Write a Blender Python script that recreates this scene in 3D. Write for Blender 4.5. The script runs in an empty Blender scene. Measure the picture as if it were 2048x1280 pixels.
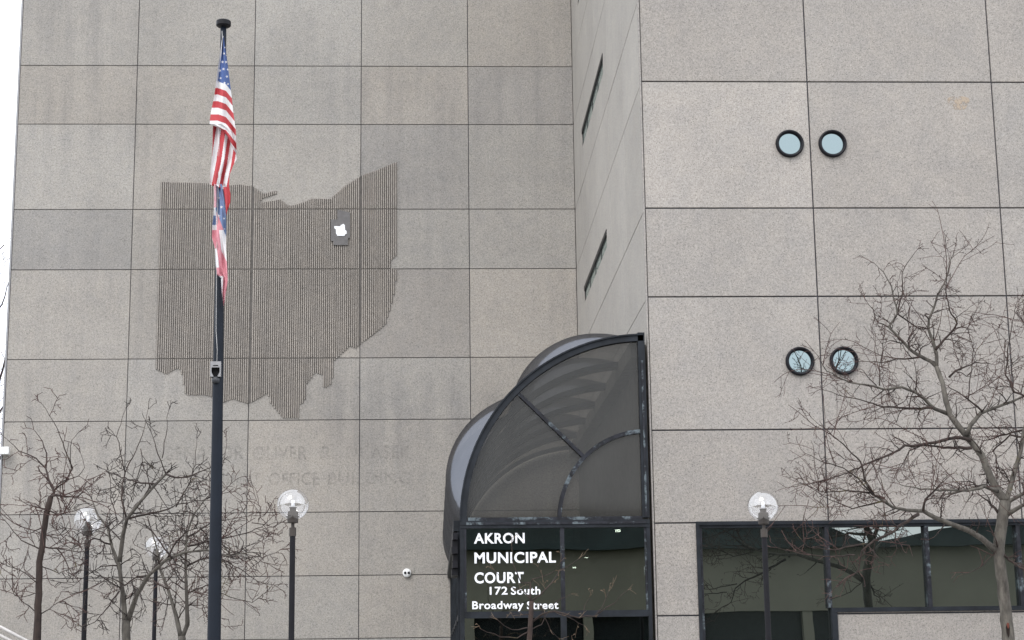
import bpy, math, random
from mathutils import Vector, Matrix, noise as mnoise
R = math.radians
random.seed(7)
scene = bpy.context.scene
COL = scene.collection

# ---------------------------------------------------------------- camera
F, PITCH, YAW, ROLL = 3482.5, 0.2012, 0.0459, -0.0131
EYE = 1.6
def cam_axes():
    cy, sy, cp, sp = math.cos(YAW), math.sin(YAW), math.cos(PITCH), math.sin(PITCH)
    f = Vector((sy*cp, cy*cp, sp)); r0 = Vector((cy, -sy, 0)); u0 = r0.cross(f)
    c, s = math.cos(ROLL), math.sin(ROLL)
    return c*r0 + s*u0, -s*r0 + c*u0, f
CR, CU, CF = cam_axes()
cam = bpy.data.cameras.new('camera'); cam.lens = F/2048*36; cam.sensor_width = 36; cam.clip_end = 3000; cam.clip_start = 0.1
cam_ob = bpy.data.objects.new('camera', cam); COL.objects.link(cam_ob)
m = Matrix((CR, CU, -CF)).transposed().to_4x4(); m.translation = Vector((0, 0, EYE)); cam_ob.matrix_world = m
scene.camera = cam_ob
def ray(px, py):
    return CF + CR*((px-1024)/F) - CU*((py-640)/F)
def at(px, py, Y):
    d = ray(px, py); return Vector((d.x/d.y*Y, Y, EYE + d.z/d.y*Y))
def atX(px, py, X):
    d = ray(px, py); return Vector((X, d.y/d.x*X, EYE + d.z/d.x*X))

# ---------------------------------------------------------------- light
SUN_EL, SUN_AZ = R(48), R(205)
w = bpy.data.worlds.new('World'); scene.world = w; w.use_nodes = True
nt = w.node_tree; bg = nt.nodes['Background']; bg.inputs[1].default_value = 0.12
sk = nt.nodes.new('ShaderNodeTexSky'); sk.sky_type = 'NISHITA'; sk.sun_disc = False
sk.sun_elevation = SUN_EL; sk.sun_rotation = SUN_AZ; sk.dust_density = 6; sk.air_density = 1
mx = nt.nodes.new('ShaderNodeMix'); mx.data_type = 'RGBA'; mx.inputs[0].default_value = 0.9   # thick cloud layer over the clear sky
nt.links.new(sk.outputs[0], mx.inputs[6])
tc = nt.nodes.new('ShaderNodeTexCoord'); nz = nt.nodes.new('ShaderNodeTexNoise'); nz.inputs['Scale'].default_value = 2.2; nz.inputs['Detail'].default_value = 5
cr = nt.nodes.new('ShaderNodeValToRGB'); cr.color_ramp.elements[0].position = .3; cr.color_ramp.elements[1].position = .7
cr.color_ramp.elements[0].color = (10.4, 10.9, 11.9, 1); cr.color_ramp.elements[1].color = (12.8, 13.2, 13.9, 1)
nt.links.new(tc.outputs['Generated'], nz.inputs['Vector']); nt.links.new(nz.outputs['Fac'], cr.inputs[0]); nt.links.new(cr.outputs[0], mx.inputs[7])
nt.links.new(mx.outputs[2], bg.inputs[0])
sun = bpy.data.lights.new('sun', 'SUN'); sun.energy = 0.9; sun.angle = R(25); sun.color = (1, .96, .9)
so = bpy.data.objects.new('sun', sun); COL.objects.link(so)
sd = Vector((math.sin(SUN_AZ)*math.cos(SUN_EL), math.cos(SUN_AZ)*math.cos(SUN_EL), math.sin(SUN_EL)))
so.rotation_euler = sd.to_track_quat('Z', 'Y').to_euler(); so.location = sd*50
vs = scene.view_settings; vs.view_transform = 'Standard'; vs.look = 'None'; vs.exposure = 0.58; vs.gamma = 1
scene.render.engine = 'CYCLES'; scene.cycles.transparent_max_bounces = 16

# ---------------------------------------------------------------- materials
MAT = {}
def newmat(name):
    mt = bpy.data.materials.new(name); mt.use_nodes = True; MAT[name] = mt
    return mt, mt.node_tree, mt.node_tree.nodes['Principled BSDF']
def N(nt, typ, **kw):
    n = nt.nodes.new(typ)
    for k, v in kw.items():
        if k in n.inputs: n.inputs[k].default_value = v
        else: setattr(n, k, v)
    return n
def ramp(nt, src, stops):
    r = nt.nodes.new('ShaderNodeValToRGB'); e = r.color_ramp.elements
    while len(e) < len(stops): e.new(.5)
    for i, (p, c) in enumerate(stops):
        e[i].position = p; e[i].color = (c, c, c, 1) if not isinstance(c, tuple) else (*c, 1)
    nt.links.new(src, r.inputs[0]); return r.outputs[0]
def mult(nt, a, b, fac=1.0, blend='MULTIPLY'):
    x = nt.nodes.new('ShaderNodeMix'); x.data_type = 'RGBA'; x.blend_type = blend
    if isinstance(fac, float): x.inputs[0].default_value = fac
    else: nt.links.new(fac, x.inputs[0])
    for s, i in ((a, 6), (b, 7)):
        if isinstance(s, tuple): x.inputs[i].default_value = (*s, 1)
        else: nt.links.new(s, x.inputs[i])
    return x.outputs[2]
def texnoise(nt, scale, detail=3, rough=.5, stretch=None, off=0):
    c = nt.nodes.new('ShaderNodeTexCoord'); n = N(nt, 'ShaderNodeTexNoise', Scale=scale, Detail=detail, Roughness=rough)
    mp = nt.nodes.new('ShaderNodeMapping')
    if stretch: mp.inputs['Scale'].default_value = stretch
    mp.inputs['Location'].default_value = (off, off*.7, off*.3)
    nt.links.new(c.outputs['Object'], mp.inputs[0]); nt.links.new(mp.outputs[0], n.inputs['Vector'])
    return n.outputs['Fac']
def simple(name, col, rough=.6, metal=0., var=.25, scale=6, bump=0.):
    mt, nt, b = newmat(name)
    if max(col) < .03: b.inputs['Specular IOR Level'].default_value = .22
    f = texnoise(nt, scale, 5, .6)
    v = ramp(nt, f, [(.3, 1-var), (.7, 1+var)])
    nt.links.new(mult(nt, col, v), b.inputs['Base Color'])
    b.inputs['Roughness'].default_value = rough; b.inputs['Metallic'].default_value = metal
    if bump:
        bp = N(nt, 'ShaderNodeBump', Strength=bump, Distance=.01); nt.links.new(texnoise(nt, scale*6, 4), bp.inputs['Height']); nt.links.new(bp.outputs[0], b.inputs['Normal'])
    return mt
def concrete(name, col, streak=.3):
    """exposed aggregate precast concrete; the per-panel casting tone is in the colour attribute 'tone'"""
    mt, nt, b = newmat(name)
    at_ = N(nt, 'ShaderNodeAttribute', attribute_name='tone')
    c = mult(nt, col, at_.outputs['Color'])
    c = mult(nt, c, ramp(nt, texnoise(nt, .45, 4, .55), [(.3, .93), (.7, 1.06)]))
    c = mult(nt, c, ramp(nt, texnoise(nt, 3.0, 5, .65, off=5), [(.3, (.93, .935, .95)), (.7, (1.06, 1.045, 1.03))]))
    c = mult(nt, c, ramp(nt, texnoise(nt, 24, 3.5, .75, off=9), [(.30, .80), (.5, 1.0), (.70, 1.17)]))
    c = mult(nt, c, ramp(nt, texnoise(nt, 52, 2.5, .7, off=3), [(.34, .50), (.45, 1.0), (.6, 1.0), (.7, 1.35)]))
    # rain streaks: long vertical smears
    s1 = ramp(nt, texnoise(nt, 1.0, 4, .6, (2.6, 2.6, .13), 2), [(.40, 0), (.66, 1)])
    s2 = ramp(nt, texnoise(nt, .25, 2, .5, off=20), [(.42, 0), (.62, 1)])
    sm = mult(nt, s1, s2)
    c = mult(nt, c, (.74, .75, .78), mult(nt, sm, (streak*2,)*3))
    # dark lichen-like spots
    sp = ramp(nt, texnoise(nt, 11, 6, .8, off=31), [(.66, 0), (.74, 1)])
    c = mult(nt, c, (.72, .72, .74), mult(nt, sp, (.6,)*3))
    nt.links.new(c, b.inputs['Base Color']); b.inputs['Roughness'].default_value = .88
    bp = N(nt, 'ShaderNodeBump', Strength=.5, Distance=.008); nt.links.new(texnoise(nt, 60, 3, .7), bp.inputs['Height']); nt.links.new(bp.outputs[0], b.inputs['Normal'])
    return mt
concrete('concrete_a', (.342, .325, .300), .36)
concrete('concrete_side', (.35, .332, .305), .12)
concrete('concrete_b', (.320, .302, .282), .10)
concrete('concrete_rib', (.375, .345, .312), .2)
simple('joint', (.05, .05, .062), .8)
simple('groove_shade', (.11, .102, .095), .9)  # dark tone stands for the shade between the relief ribs
simple('patina_frame', (.014, .017, .022), .55, .0, .5, 3)
simple('black_frame', (.007, .007, .010), .45, 0, .3, 4)
def peeling(name):
    """dark bronze frame paint worn to pale blue-grey in patches"""
    mt, nt, b = newmat(name)
    f = ramp(nt, texnoise(nt, 3.2, 7, .75, (1, 1, 1), 4), [(.53, 0), (.60, 1)])
    d = mult(nt, (.014, .015, .020), ramp(nt, texnoise(nt, 9, 4), [(.3, .5), (.7, 1.6)]))
    l = mult(nt, (.11, .135, .15), ramp(nt, texnoise(nt, 14, 4), [(.3, .75), (.7, 1.2)]))
    nt.links.new(mult(nt, d, l, f, 'MIX'), b.inputs['Base Color']); b.inputs['Roughness'].default_value = .6; b.inputs['Specular IOR Level'].default_value = .25
    return mt
peeling('peeling_frame')
def glass(name, refl, tint, thru=None, wave=0., rough=0.0, dark=(.010, .012, .011), fres=.5, haze=None):
    mt, nt, b = newmat(name); nt.nodes.remove(b); out = nt.nodes['Material Output']
    g = N(nt, 'ShaderNodeBsdfGlossy', Roughness=rough); g.inputs['Color'].default_value = (*tint, 1)
    if thru:
        o = nt.nodes.new('ShaderNodeBsdfTransparent'); o.inputs['Color'].default_value = (*thru, 1)
    else:
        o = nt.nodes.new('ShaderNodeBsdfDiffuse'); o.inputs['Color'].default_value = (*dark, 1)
    if haze:
        hz = nt.nodes.new('ShaderNodeBsdfDiffuse'); hz.inputs['Color'].default_value = (*haze, 1); hm = nt.nodes.new('ShaderNodeMixShader'); 
        hr_ = ramp(nt, texnoise(nt, 1.6, 5, .6, (1, 1, .5)), [(.3, .30), (.7, .50)]); nt.links.new(hr_, hm.inputs[0])
        nt.links.new(o.outputs[0], hm.inputs[1]); nt.links.new(hz.outputs[0], hm.inputs[2]); o = hm
    lw = N(nt, 'ShaderNodeLayerWeight', Blend=.25)
    ma = N(nt, 'ShaderNodeMath', operation='MULTIPLY_ADD'); ma.inputs[1].default_value = fres; ma.inputs[2].default_value = refl; ma.use_clamp = True
    nt.links.new(lw.outputs['Fresnel'], ma.inputs[0])
    mix = nt.nodes.new('ShaderNodeMixShader'); nt.links.new(ma.outputs[0], mix.inputs[0]); nt.links.new(o.outputs[0], mix.inputs[1]); nt.links.new(g.outputs[0], mix.inputs[2])
    if wave:
        bp = N(nt, 'ShaderNodeBump', Strength=1.0, Distance=wave); nt.links.new(texnoise(nt, .9, 1.5, .4), bp.inputs['Height']); nt.links.new(bp.outputs[0], g.inputs['Normal'])
    nt.links.new(mix.outputs[0], out.inputs[0]); return mt
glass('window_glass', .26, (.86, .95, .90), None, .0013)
glass('fan_glass', .02, (.9, .9, .9), (.74, .72, .67), .002, .06, fres=.2, haze=(.068, .068, .064))
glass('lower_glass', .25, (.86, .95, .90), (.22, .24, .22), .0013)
glass('smoked_acrylic', .07, (.55, .58, .65), (.50, .49, .485), 0, .13, fres=.13, haze=(.05, .05, .053))
glass('round_glass', .30, (.70, .87, .90), None, .0006)
glass('slit_glass', .30, (.85, .95, .93), None, .002, dark=(.17, .20, .19))
glass('globe_glass', .22, (1, 1, 1), (.97, .97, .98), 0, .0, fres=.12)
simple('pole_paint', (.008, .012, .020), .6, 0, .22, 2.2)
simple('lamp_pole', (.008, .008, .011), .6)
simple('bronze', (.040, .032, .027), .55, 0, .25, 9)
simple('bulb_white', (.85, .86, .88), .4, 0, .04)
simple('grey_metal', (.26, .26, .27), .42, .2, .15, 12)
simple('black_void', (.006, .006, .007), .8)
simple('white_paint', (.78, .79, .79), .5, 0, .06)
simple('sign_white', (.86, .88, .92), .6, 0, .03)
simple('plate_steel', (.12, .115, .115), .48, .3, .2, 8)
simple('cord_white', (.42, .42, .42), .8)
simple('rail_white', (.62, .60, .58), .5, 0, .2)
simple('paving', (.26, .25, .235), .85, 0, .15, 1.5, .3)
simple('asphalt', (.05, .05, .052), .9, 0, .2, 2, .3)
simple('grass', (.06, .075, .03), .95, 0, .35, 5, .4)
simple('khaki_wall', (.24, .222, .180), .85, 0, .14, .25)
simple('dark_glazing', (.02, .025, .027), .2)
simple('dark_fascia', (.022, .034, .036), .6, 0, .5, .35)
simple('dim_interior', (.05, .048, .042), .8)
simple('dim_cover', (.085, .078, .066), .85)  # dark colour dims what shows through the fan glass
simple('paper', (.25, .27, .30), .8, 0, .05)
simple('red', (.43, .045, .055), .75, 0, .12, 3)
simple('dark_metal', (.035, .038, .045), .5)
simple('flag_white', (.66, .65, .66), .8, 0, .06, 3)
simple('navy', (.060, .105, .27), .8, 0, .12, 3)
simple('pink_red', (.58, .24, .28), .75, 0, .14, 3)
simple('faded_blue', (.15, .21, .36), .8, 0, .14, 3)
def bark(name, col, col2, sc=9):
    mt, nt, b = newmat(name)
    f = ramp(nt, texnoise(nt, sc, 6, .7, (1, 1, .35)), [(.35, 0), (.65, 1)])
    c = mult(nt, col, col2, f, 'MIX')
    mo = ramp(nt, texnoise(nt, 2.3, 5, .7, off=7), [(.62, 0), (.70, 1)])
    c = mult(nt, c, (.17, .15, .04), mult(nt, mo, (.45,)*3), 'MIX')
    nt.links.new(c, b.inputs['Base Color']); b.inputs['Roughness'].default_value = .9
    bp = N(nt, 'ShaderNodeBump', Strength=.7, Distance=.01); nt.links.new(texnoise(nt, sc*4, 4, .7, (1, 1, .3)), bp.inputs['Height']); nt.links.new(bp.outputs[0], b.inputs['Normal'])
bark('bark_grey', (.040, .035, .030), (.135, .123, .105))
bark('bark_dark', (.016, .010, .009), (.050, .034, .028))
bark('bark_young', (.022, .014, .012), (.065, .043, .034))
bark('twig_dark', (.009, .006, .006), (.048, .033, .028), 14)
bark('twig_red', (.032, .012, .013), (.10, .058, .048), 14)
bark('twig_gold', (.09, .045, .022), (.22, .17, .12), 10)
def ghost(name, col, lo, hi, sc, amt, patchy=True):
    mt, nt, b = newmat(name); out = nt.nodes['Material Output']
    b.inputs['Base Color'].default_value = (*col, 1); b.inputs['Roughness'].default_value = .9
    tr = nt.nodes.new('ShaderNodeBsdfTransparent'); mix = nt.nodes.new('ShaderNodeMixShader')
    f = ramp(nt, texnoise(nt, sc, 5, .7), [(lo, 0), (hi, 1)])
    if patchy: f = mult(nt, f, ramp(nt, texnoise(nt, .55, 2, .5, off=13.2), [(.36, .30), (.58, 1)]))
    f = mult(nt, f, (amt,)*3)
    nt.links.new(f, mix.inputs[0]); nt.links.new(tr.outputs[0], mix.inputs[1]); nt.links.new(b.outputs[0], mix.inputs[2]); nt.links.new(mix.outputs[0], out.inputs[0])
ghost('ghost_dirt', (.12, .115, .115), .38, .62, 9, .26)
ghost('tan_stain', (.44, .36, .28), .42, .56, 8, .8, False)

# ---------------------------------------------------------------- mesh helpers
class MB:
    def __init__(s): s.v = []; s.f = []; s.mi = []; s.tone = []
    def face(s, pts, mi=0, tone=(1, 1, 1)):
        n = len(s.v); s.v += [tuple(p) for p in pts]; s.f.append(tuple(range(n, n+len(pts)))); s.mi.append(mi); s.tone.append(tone)
    def box(s, lo, hi, mi=0, tone=(1, 1, 1)):
        x0, y0, z0 = lo; x1, y1, z1 = hi; n = len(s.v)
        s.v += [(x, y, z) for z in (z0, z1) for y in (y0, y1) for x in (x0, x1)]
        for f in ((0, 2, 3, 1), (4, 5, 7, 6), (0, 1, 5, 4), (2, 6, 7, 3), (0, 4, 6, 2), (1, 3, 7, 5)):
            s.f.append(tuple(n+i for i in f)); s.mi.append(mi); s.tone.append(tone)
    def tube(s, pts, rad, n=6, mi=0, cap=True):
        P = [Vector(p) for p in pts]; base = len(s.v); k = len(P); up = None
        for i, p in enumerate(P):
            t = (P[min(i+1, k-1)]-P[max(i-1, 0)])
            t = t.normalized() if t.length > 1e-9 else Vector((0, 0, 1))
            if up is None: up = t.orthogonal().normalized()
            up = (up - t*up.dot(t)); up = up.normalized() if up.length > 1e-6 else t.orthogonal().normalized()
            b = t.cross(up); r = rad[i] if isinstance(rad, (list, tuple)) else rad
            for j in range(n):
                a = 2*math.pi*j/n; s.v.append(tuple(p + up*(r*math.cos(a)) + b*(r*math.sin(a))))
        for i in range(k-1):
            for j in range(n):
                a = base+i*n+j; c = base+i*n+(j+1) % n
                s.f.append((a, c, c+n, a+n)); s.mi.append(mi); s.tone.append((1, 1, 1))
        if cap:
            s.f.append(tuple(base+j for j in reversed(range(n)))); s.mi.append(mi); s.tone.append((1, 1, 1))
            s.f.append(tuple(base+(k-1)*n+j for j in range(n))); s.mi.append(mi); s.tone.append((1, 1, 1))
    def lathe(s, prof, c, axis='z', n=32, mi=0):
        """profile of (radius, height) turned round an axis through c"""
        base = len(s.v); c = Vector(c)
        for r, h in prof:
            for j in range(n):
                a = 2*math.pi*j/n
                d = Vector((r*math.cos(a), r*math.sin(a), h)) if axis == 'z' else Vector((r*math.cos(a), -h, r*math.sin(a)))
                s.v.append(tuple(c+d))
        for i in range(len(prof)-1):
            for j in range(n):
                a = base+i*n+j; b = base+i*n+(j+1) % n
                s.f.append((a, b, b+n, a+n)); s.mi.append(mi); s.tone.append((1, 1, 1))
    def prism(s, poly, y0, y1, mi=0):
        """polygon of (x, z) pulled along y"""
        n = len(poly); b = len(s.v)
        s.v += [(x, y0, z) for x, z in poly] + [(x, y1, z) for x, z in poly]
        s.f.append(tuple(range(b, b+n))); s.f.append(tuple(reversed(range(b+n, b+2*n)))); s.mi += [mi]*2; s.tone += [(1, 1, 1)]*2
        for i in range(n):
            j = (i+1) % n; s.f.append((b+j, b+i, b+n+i, b+n+j)); s.mi.append(mi); s.tone.append((1, 1, 1))
    def build(s, name, mats, parent=None, smooth=False, kind=None):
        me = bpy.data.meshes.new(name)
        o = bpy.data.objects.new(name, me); COL.objects.link(o)
        off = Vector((0, 0, 0))
        if parent:
            off = parent['_o'] if isinstance(parent.get('_o'), Vector) else Vector(ORG[parent.name])
            o.parent = parent
        ORG[o.name] = tuple(off)
        me.from_pydata([tuple(Vector(v)-off) for v in s.v], [], s.f)
        for mm in ([mats] if isinstance(mats, str) else mats): me.materials.append(MAT[mm])
        me.polygons.foreach_set('material_index', s.mi)
        if smooth: me.polygons.foreach_set('use_smooth', [True]*len(s.f))
        ca = me.color_attributes.new('tone', 'FLOAT_COLOR', 'CORNER'); d = []
        for f, t in zip(s.f, s.tone): d += [t[0], t[1], t[2], 1.0]*len(f)
        ca.data.foreach_set('color', d)
        me.update()
        if kind: o['kind'] = kind
        return o
ORG = {}
def thing(name, label, cat, loc, group=None):
    o = bpy.data.objects.new(name, None); COL.objects.link(o); o.location = loc; ORG[o.name] = tuple(loc)
    o.empty_display_size = .3
    tag(o, label, cat, group); return o
def tag(o, label, cat, group=None):
    o['label'] = label; o['category'] = cat
    if group: o['group'] = group
def minus(rect, hole):
    x0, z0, x1, z1 = rect; a0, b0, a1, b1 = hole
    if a0 >= x1 or a1 <= x0 or b0 >= z1 or b1 <= z0: return [rect]
    out = []
    if b0 > z0: out.append((x0, z0, x1, b0))
    if b1 < z1: out.append((x0, b1, x1, z1))
    lo, hi = max(z0, b0), min(z1, b1)
    if a0 > x0: out.append((x0, lo, a0, hi))
    if a1 < x1: out.append((a1, lo, x1, hi))
    return out
def text_mb(s, body, x0, x1, zb, cap, y, bold=0., thick=.004, squeeze=True):
    """lettering laid out as flat raised shapes on a plane of constant y"""
    cu = bpy.data.curves.new('tmp', 'FONT'); cu.body = body; cu.size = 1; cu.offset = bold; cu.resolution_u = 4; cu.fill_mode = 'FRONT'
    cu.space_character = 1.08
    ob = bpy.data.objects.new('tmp', cu); COL.objects.link(ob)
    dg = bpy.context.evaluated_depsgraph_get(); dg.update()
    me = bpy.data.meshes.new_from_object(ob.evaluated_get(dg))
    xs = [v.co.x for v in me.vertices]; a, b = min(xs), max(xs)
    CAPH = .70+2*bold
    kx = (x1-x0)/(b-a); kz = cap/CAPH; n = len(s.v)
    for v in me.vertices: s.v.append((x0+(v.co.x-a)*kx, y, zb+v.co.y*kz))
    for p in me.polygons: s.f.append(tuple(n+i for i in p.vertices)); s.mi.append(0); s.tone.append((1, 1, 1))
    bpy.data.objects.remove(ob); bpy.data.meshes.remove(me); bpy.data.curves.remove(cu)

# ---------------------------------------------------------------- ground
g = MB(); g.face([(-900, -900, 0), (900, -900, 0), (900, 900, 0), (-900, 900, 0)]); g.build('ground', 'grass', kind='structure')
g = MB(); g.face([(-60, 8, .12), (60, 8, .12), (60, 75, .12), (-60, 75, .12)]); g.face([(-60, 8, 0.002), (60, 8, 0.002), (60, 8, .12), (-60, 8, .12)]); g.build('plaza', 'paving', kind='structure')
g = MB(); g.face([(-300, -9, .004), (300, -9, .004), (300, 7.6, .004), (-300, 7.6, .004)]); g.build('road', 'asphalt', kind='structure')
GZ = .12

# ---------------------------------------------------------------- courthouse
DA, DB, X0 = 44.83, 30.0, 3.7875
Z = [16.164, 14.5215, 12.1706, 10.5401, 8.1583, 6.5325, 4.1517, 2.5375, .959]
Z = [z+EYE for z in Z]
ZS = [GZ, Z[8]-1.2] + Z[::-1] + [Z[0]+2.36, Z[0]+4.0, Z[0]+6.36, Z[0]+8.0]
court = thing('courthouse', 'large grey precast concrete court building of square panels with a set-back left wall', 'building', (X0, DB, 0))
def wall(name, us, zs, holes, to3, mat, tonefn, gap=.018, th=.10):
    s = MB(); rnd = random.Random(name+mat)
    def quad(r, d, mi, tone=(1, 1, 1)):
        a0, b0, a1, b1 = r
        s.face([to3(a0, b0, d), to3(a1, b0, d), to3(a1, b1, d), to3(a0, b1, d)], mi, tone)
    for i in range(len(us)-1):
        for j in range(len(zs)-1):
            r = (us[i]+gap/2, zs[j]+gap/2, us[i+1]-gap/2, zs[j+1]-gap/2)
            t = tonefn(i, j, rnd)
            parts = [r]
            for h in holes: parts = [q for p in parts for q in minus(p, h)]
            d = rnd.uniform(0, .003)
            for (a0, b0, a1, b1) in parts:
                c = .006
                o = [to3(a0, b0, d+c), to3(a1, b0, d+c), to3(a1, b1, d+c), to3(a0, b1, d+c)]
                ch = [(a0 + (c if abs(a0-r[0]) < 1e-6 else 0)), (b0 + (c if abs(b0-r[1]) < 1e-6 else 0)), (a1 - (c if abs(a1-r[2]) < 1e-6 else 0)), (b1 - (c if abs(b1-r[3]) < 1e-6 else 0))]
                f = [to3(ch[0], ch[1], d), to3(ch[2], ch[1], d), to3(ch[2], ch[3], d), to3(ch[0], ch[3], d)]
                k = [to3(a0, b0, th), to3(a1, b0, th), to3(a1, b1, th), to3(a0, b1, th)]
                s.face(f, 0, t)
                for q in range(4):
                    w_ = (q+1) % 4
                    if (Vector(f[q])-Vector(o[q])).length > c*.9: s.face([o[q], o[w_], f[w_], f[q]], 0, t)
                    s.face([k[q], k[w_], o[w_], o[q]], 0, t)
    parts = [(us[0], zs[0], us[-1], zs[-1])]
    for h in holes: parts = [q for p in parts for q in minus(p, h)]
    for p in parts: quad(p, .035, 1)
    return s.build(name, [mat, 'joint'], court)
def tA(i, j, rnd):
    k = rnd.uniform(.93, 1.06); w_ = rnd.uniform(-.012, .02)
    # the panels that weathered darker and bluer
    sp = {(3, 8): .87, (3, 6): .86, (3, 7): .93, (2, 9): 1.02, (1, 9): .93, (4, 9): .88, (4, 8): .95, (0, 7): .86, (1, 7): .93, (3, 9): .96, (4, 5): .93, (0, 8): 1.03, (0, 6): 1.02, (4, 7): .96, (0, 10): .97, (3, 5): .97, (4, 6): 1.02, (2, 7): 1.0}
    k = sp.get((i, j), k)
    return (k*(1+w_), k, k*(1-w_)+ (.012 if k < .93 else 0))
XA = [-11.0245, -7.9177, -4.7908, -1.9247, .9531, X0]
wall('wall', XA, ZS, [], lambda u, z, d: (u, DA+d, z), 'concrete_a', tA)
XB = [X0, X0+3.039, X0+6.445, X0+9.85, X0+13.2, X0+16.6, X0+20]
wt = at(1397, 1048, DB); wl = at(1397, 1048, DB).x
W_TOP = at(1650, 1047.5, DB).z; W_SILL = at(1800, 1223, DB).z; W_STEP = at(1672, 1225, DB).x
HB = [(wl, GZ+.1, W_STEP, W_TOP), (W_STEP, W_SILL, X0+15.2, W_TOP)]
def tB(i, j, rnd):
    k = rnd.uniform(.96, 1.04); w_ = rnd.uniform(0, .015)
    sp = {(0, 6): 1.13, (0, 7): .98, (1, 7): .99, (1, 9): .96, (0, 3): .95, (1, 6): 1.0, (0, 5): 1.0}
    k = sp.get((i, j), k); return (k*(1+w_), k, k*(1-w_))
wall('wall', XB, ZS, HB, lambda u, z, d: (u, DB+d, z), 'concrete_b', tB, .024)
# side wall facing the forecourt, with ribbon slits
YS = [DB+.125] + [DB + 2.965*k for k in range(1, 5)] + [DA-.01]
def slit(tr, tl, bl):
    a, b, c = atX(*tr, X0), atX(*tl, X0), atX(*bl, X0)
    zt = (a.z+b.z)/2
    return a.y, b.y, zt, min(zt-.25, c.z)
SL = [slit((1205, 104), (1164, 262), (1161, 308)), slit((1213, 453), (1169, 578), (1167, 611))]
ytop = SL[0]
SL.append((SL[0][0], SL[0][1]+.5, SL[0][2]+4.0, SL[0][3]+4.0))
print('SLITS', SL)
HS = [(a, zb, b, zt) for a, b, zt, zb in SL]
def tS(i, j, rnd):
    k = rnd.uniform(.97, 1.04); return (k, k, k)
wall('wall', YS, ZS, HS, lambda u, z, d: (X0+d, u, z), 'concrete_side', tS, .014)
def mesh_box(name, lo, hi, mat, parent): s = MB(); s.box(lo, hi); return s.build(name, mat, parent)
for a, b, zt, zb in SL:
    s = MB(); d = .10
    s.box((X0-.012, a, zt-.11), (X0+d, b, zt)); s.box((X0+.05, a, zb), (X0+d, b, zb+.012))  # black top bar stands for the shadow under the recess soffit
    s.box((X0+.03, a, zb+.012), (X0+d, a+.04, zt-.11)); s.box((X0+.01, b-.12, zb+.012), (X0+d, b, zt-.11))
    n = 4
    for k in range(1, n):
        y = a+(b-a)*k/n; s.box((X0+.012, y-.035, zb+.012), (X0+d, y+.035, zt-.11))
    s2 = [(b, zt), (b-.5, zt), (b, zt-.12)]     # clipped far corner
    n0 = len(s.v)
    s.face([(X0+.001, b-.001, zt-.001), (X0+.001, b-.7, zt-.001), (X0+.001, b-.001, zt-.16)])
    fr = s.build('window', 'black_frame', court)
    mesh_box('pane', (X0+.02, a+.04, zb+.012), (X0+.03, b-.12, zt-.11), 'slit_glass', fr)
# solid body of the building behind the facing panels
s = MB()
s.box((XA[0]+.02, DA+.11, GZ), (X0+.1, DA+16, ZS[-1]-.1))
s.build('body', 'concrete_a', court)
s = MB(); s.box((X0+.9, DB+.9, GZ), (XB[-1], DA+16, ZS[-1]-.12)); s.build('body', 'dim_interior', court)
s = MB(); s.box((XA[0]-.02, DA+.02, ZS[-1]), (X0-.02, DA+16.1, ZS[-1]+.25)); s.box((X0-.02, DB-.02, ZS[-1]), (XB[-1]+.1, DA+16.1, ZS[-1]+.25)); s.build('roof', 'concrete_b', court)
# thin metal corner trim on the left end of the facade
s = MB(); s.box((XA[0]-.05, DA-.01, GZ), (XA[0]-.002, DA+.3, ZS[-1])); s.build('corner_trim', 'grey_metal', court)
s = MB(); s.box((X0-.03, DB-.01, GZ), (X0-.004, DB+.10, ZS[-1])); s.build('corner_trim', 'concrete_b', court)

# round portholes
for k, (px, py) in enumerate([(1579, 288), (1664.5, 288), (1599.5, 723), (1687.5, 722)]):
    c = at(px, py, DB); ro = 28.5/F*DB*1.04; ri = ro*.765
    s = MB(); s.lathe([(ro, 0), (ro, .05), (ro-.012, .066), (ro-.03, .07), (ri+.015, .05), (ri, .03), (ri, .002)], c, 'y', 56)
    ring = s.build('round_window', 'black_frame', court, True)
    s = MB(); s.face([(c.x+ri*math.cos(a), DB-.008, c.z+ri*math.sin(a)) for a in [2*math.pi*i/56 for i in range(56)]])
    s.build('pane', 'round_glass', ring)
    s = MB()   # run-off streak below the ring
    q = random.Random(k)
    s.face([(c.x-.012, DB-.004, c.z-ro*.98), (c.x+.012, DB-.004, c.z-ro*.98), (c.x+.006, DB-.004, c.z-ro-.16), (c.x-.004, DB-.004, c.z-ro-.16)])
    s.build('rust_streak', 'ghost_dirt', ring)

# ground floor glazing of the right block
s = MB(); D1 = DB+.10; fw = .055
x1 = X0+15.2
mull = [at(1657, 1130, DB).x, at(1857, 1130, DB).x, at(2041, 1130, DB).x, at(2041, 1130, DB).x+1.8, at(2041, 1130, DB).x+3.6, at(2041, 1130, DB).x+5.4]
s.box((wl-.05, DB-.035, W_TOP-.005), (x1+.06, D1, W_TOP+.055))                # head
s.box((wl-.05, DB-.03, GZ+.1), (wl+.01, D1, W_TOP-.005))
s.box((wl+.01, DB+.0, W_TOP-.05), (x1, D1+.05, W_TOP-.005))
s.box((W_STEP-.08, DB-.03, GZ+.1), (W_STEP+.02, D1, W_SILL+.002))
s.box((W_STEP-.08, DB-.032, W_SILL+.002), (x1+.06, D1, W_SILL+.075))
wf = s.build('window', 'patina_frame', court)
s = MB()
s.box((wl+.01, DB+.012, GZ+.1), (wl+.055, D1+.05, W_TOP-.05))
s.build('mullion', 'peeling_frame', wf)
for i, x in enumerate(mull):
    s = MB()
    s.box((x-.035, DB+.004, W_SILL+.075), (x+.035, D1+.05, W_TOP-.05))
    s.build('mullion', 'peeling_frame', wf)
xs = [wl+.055] + mull + [x1]
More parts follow.
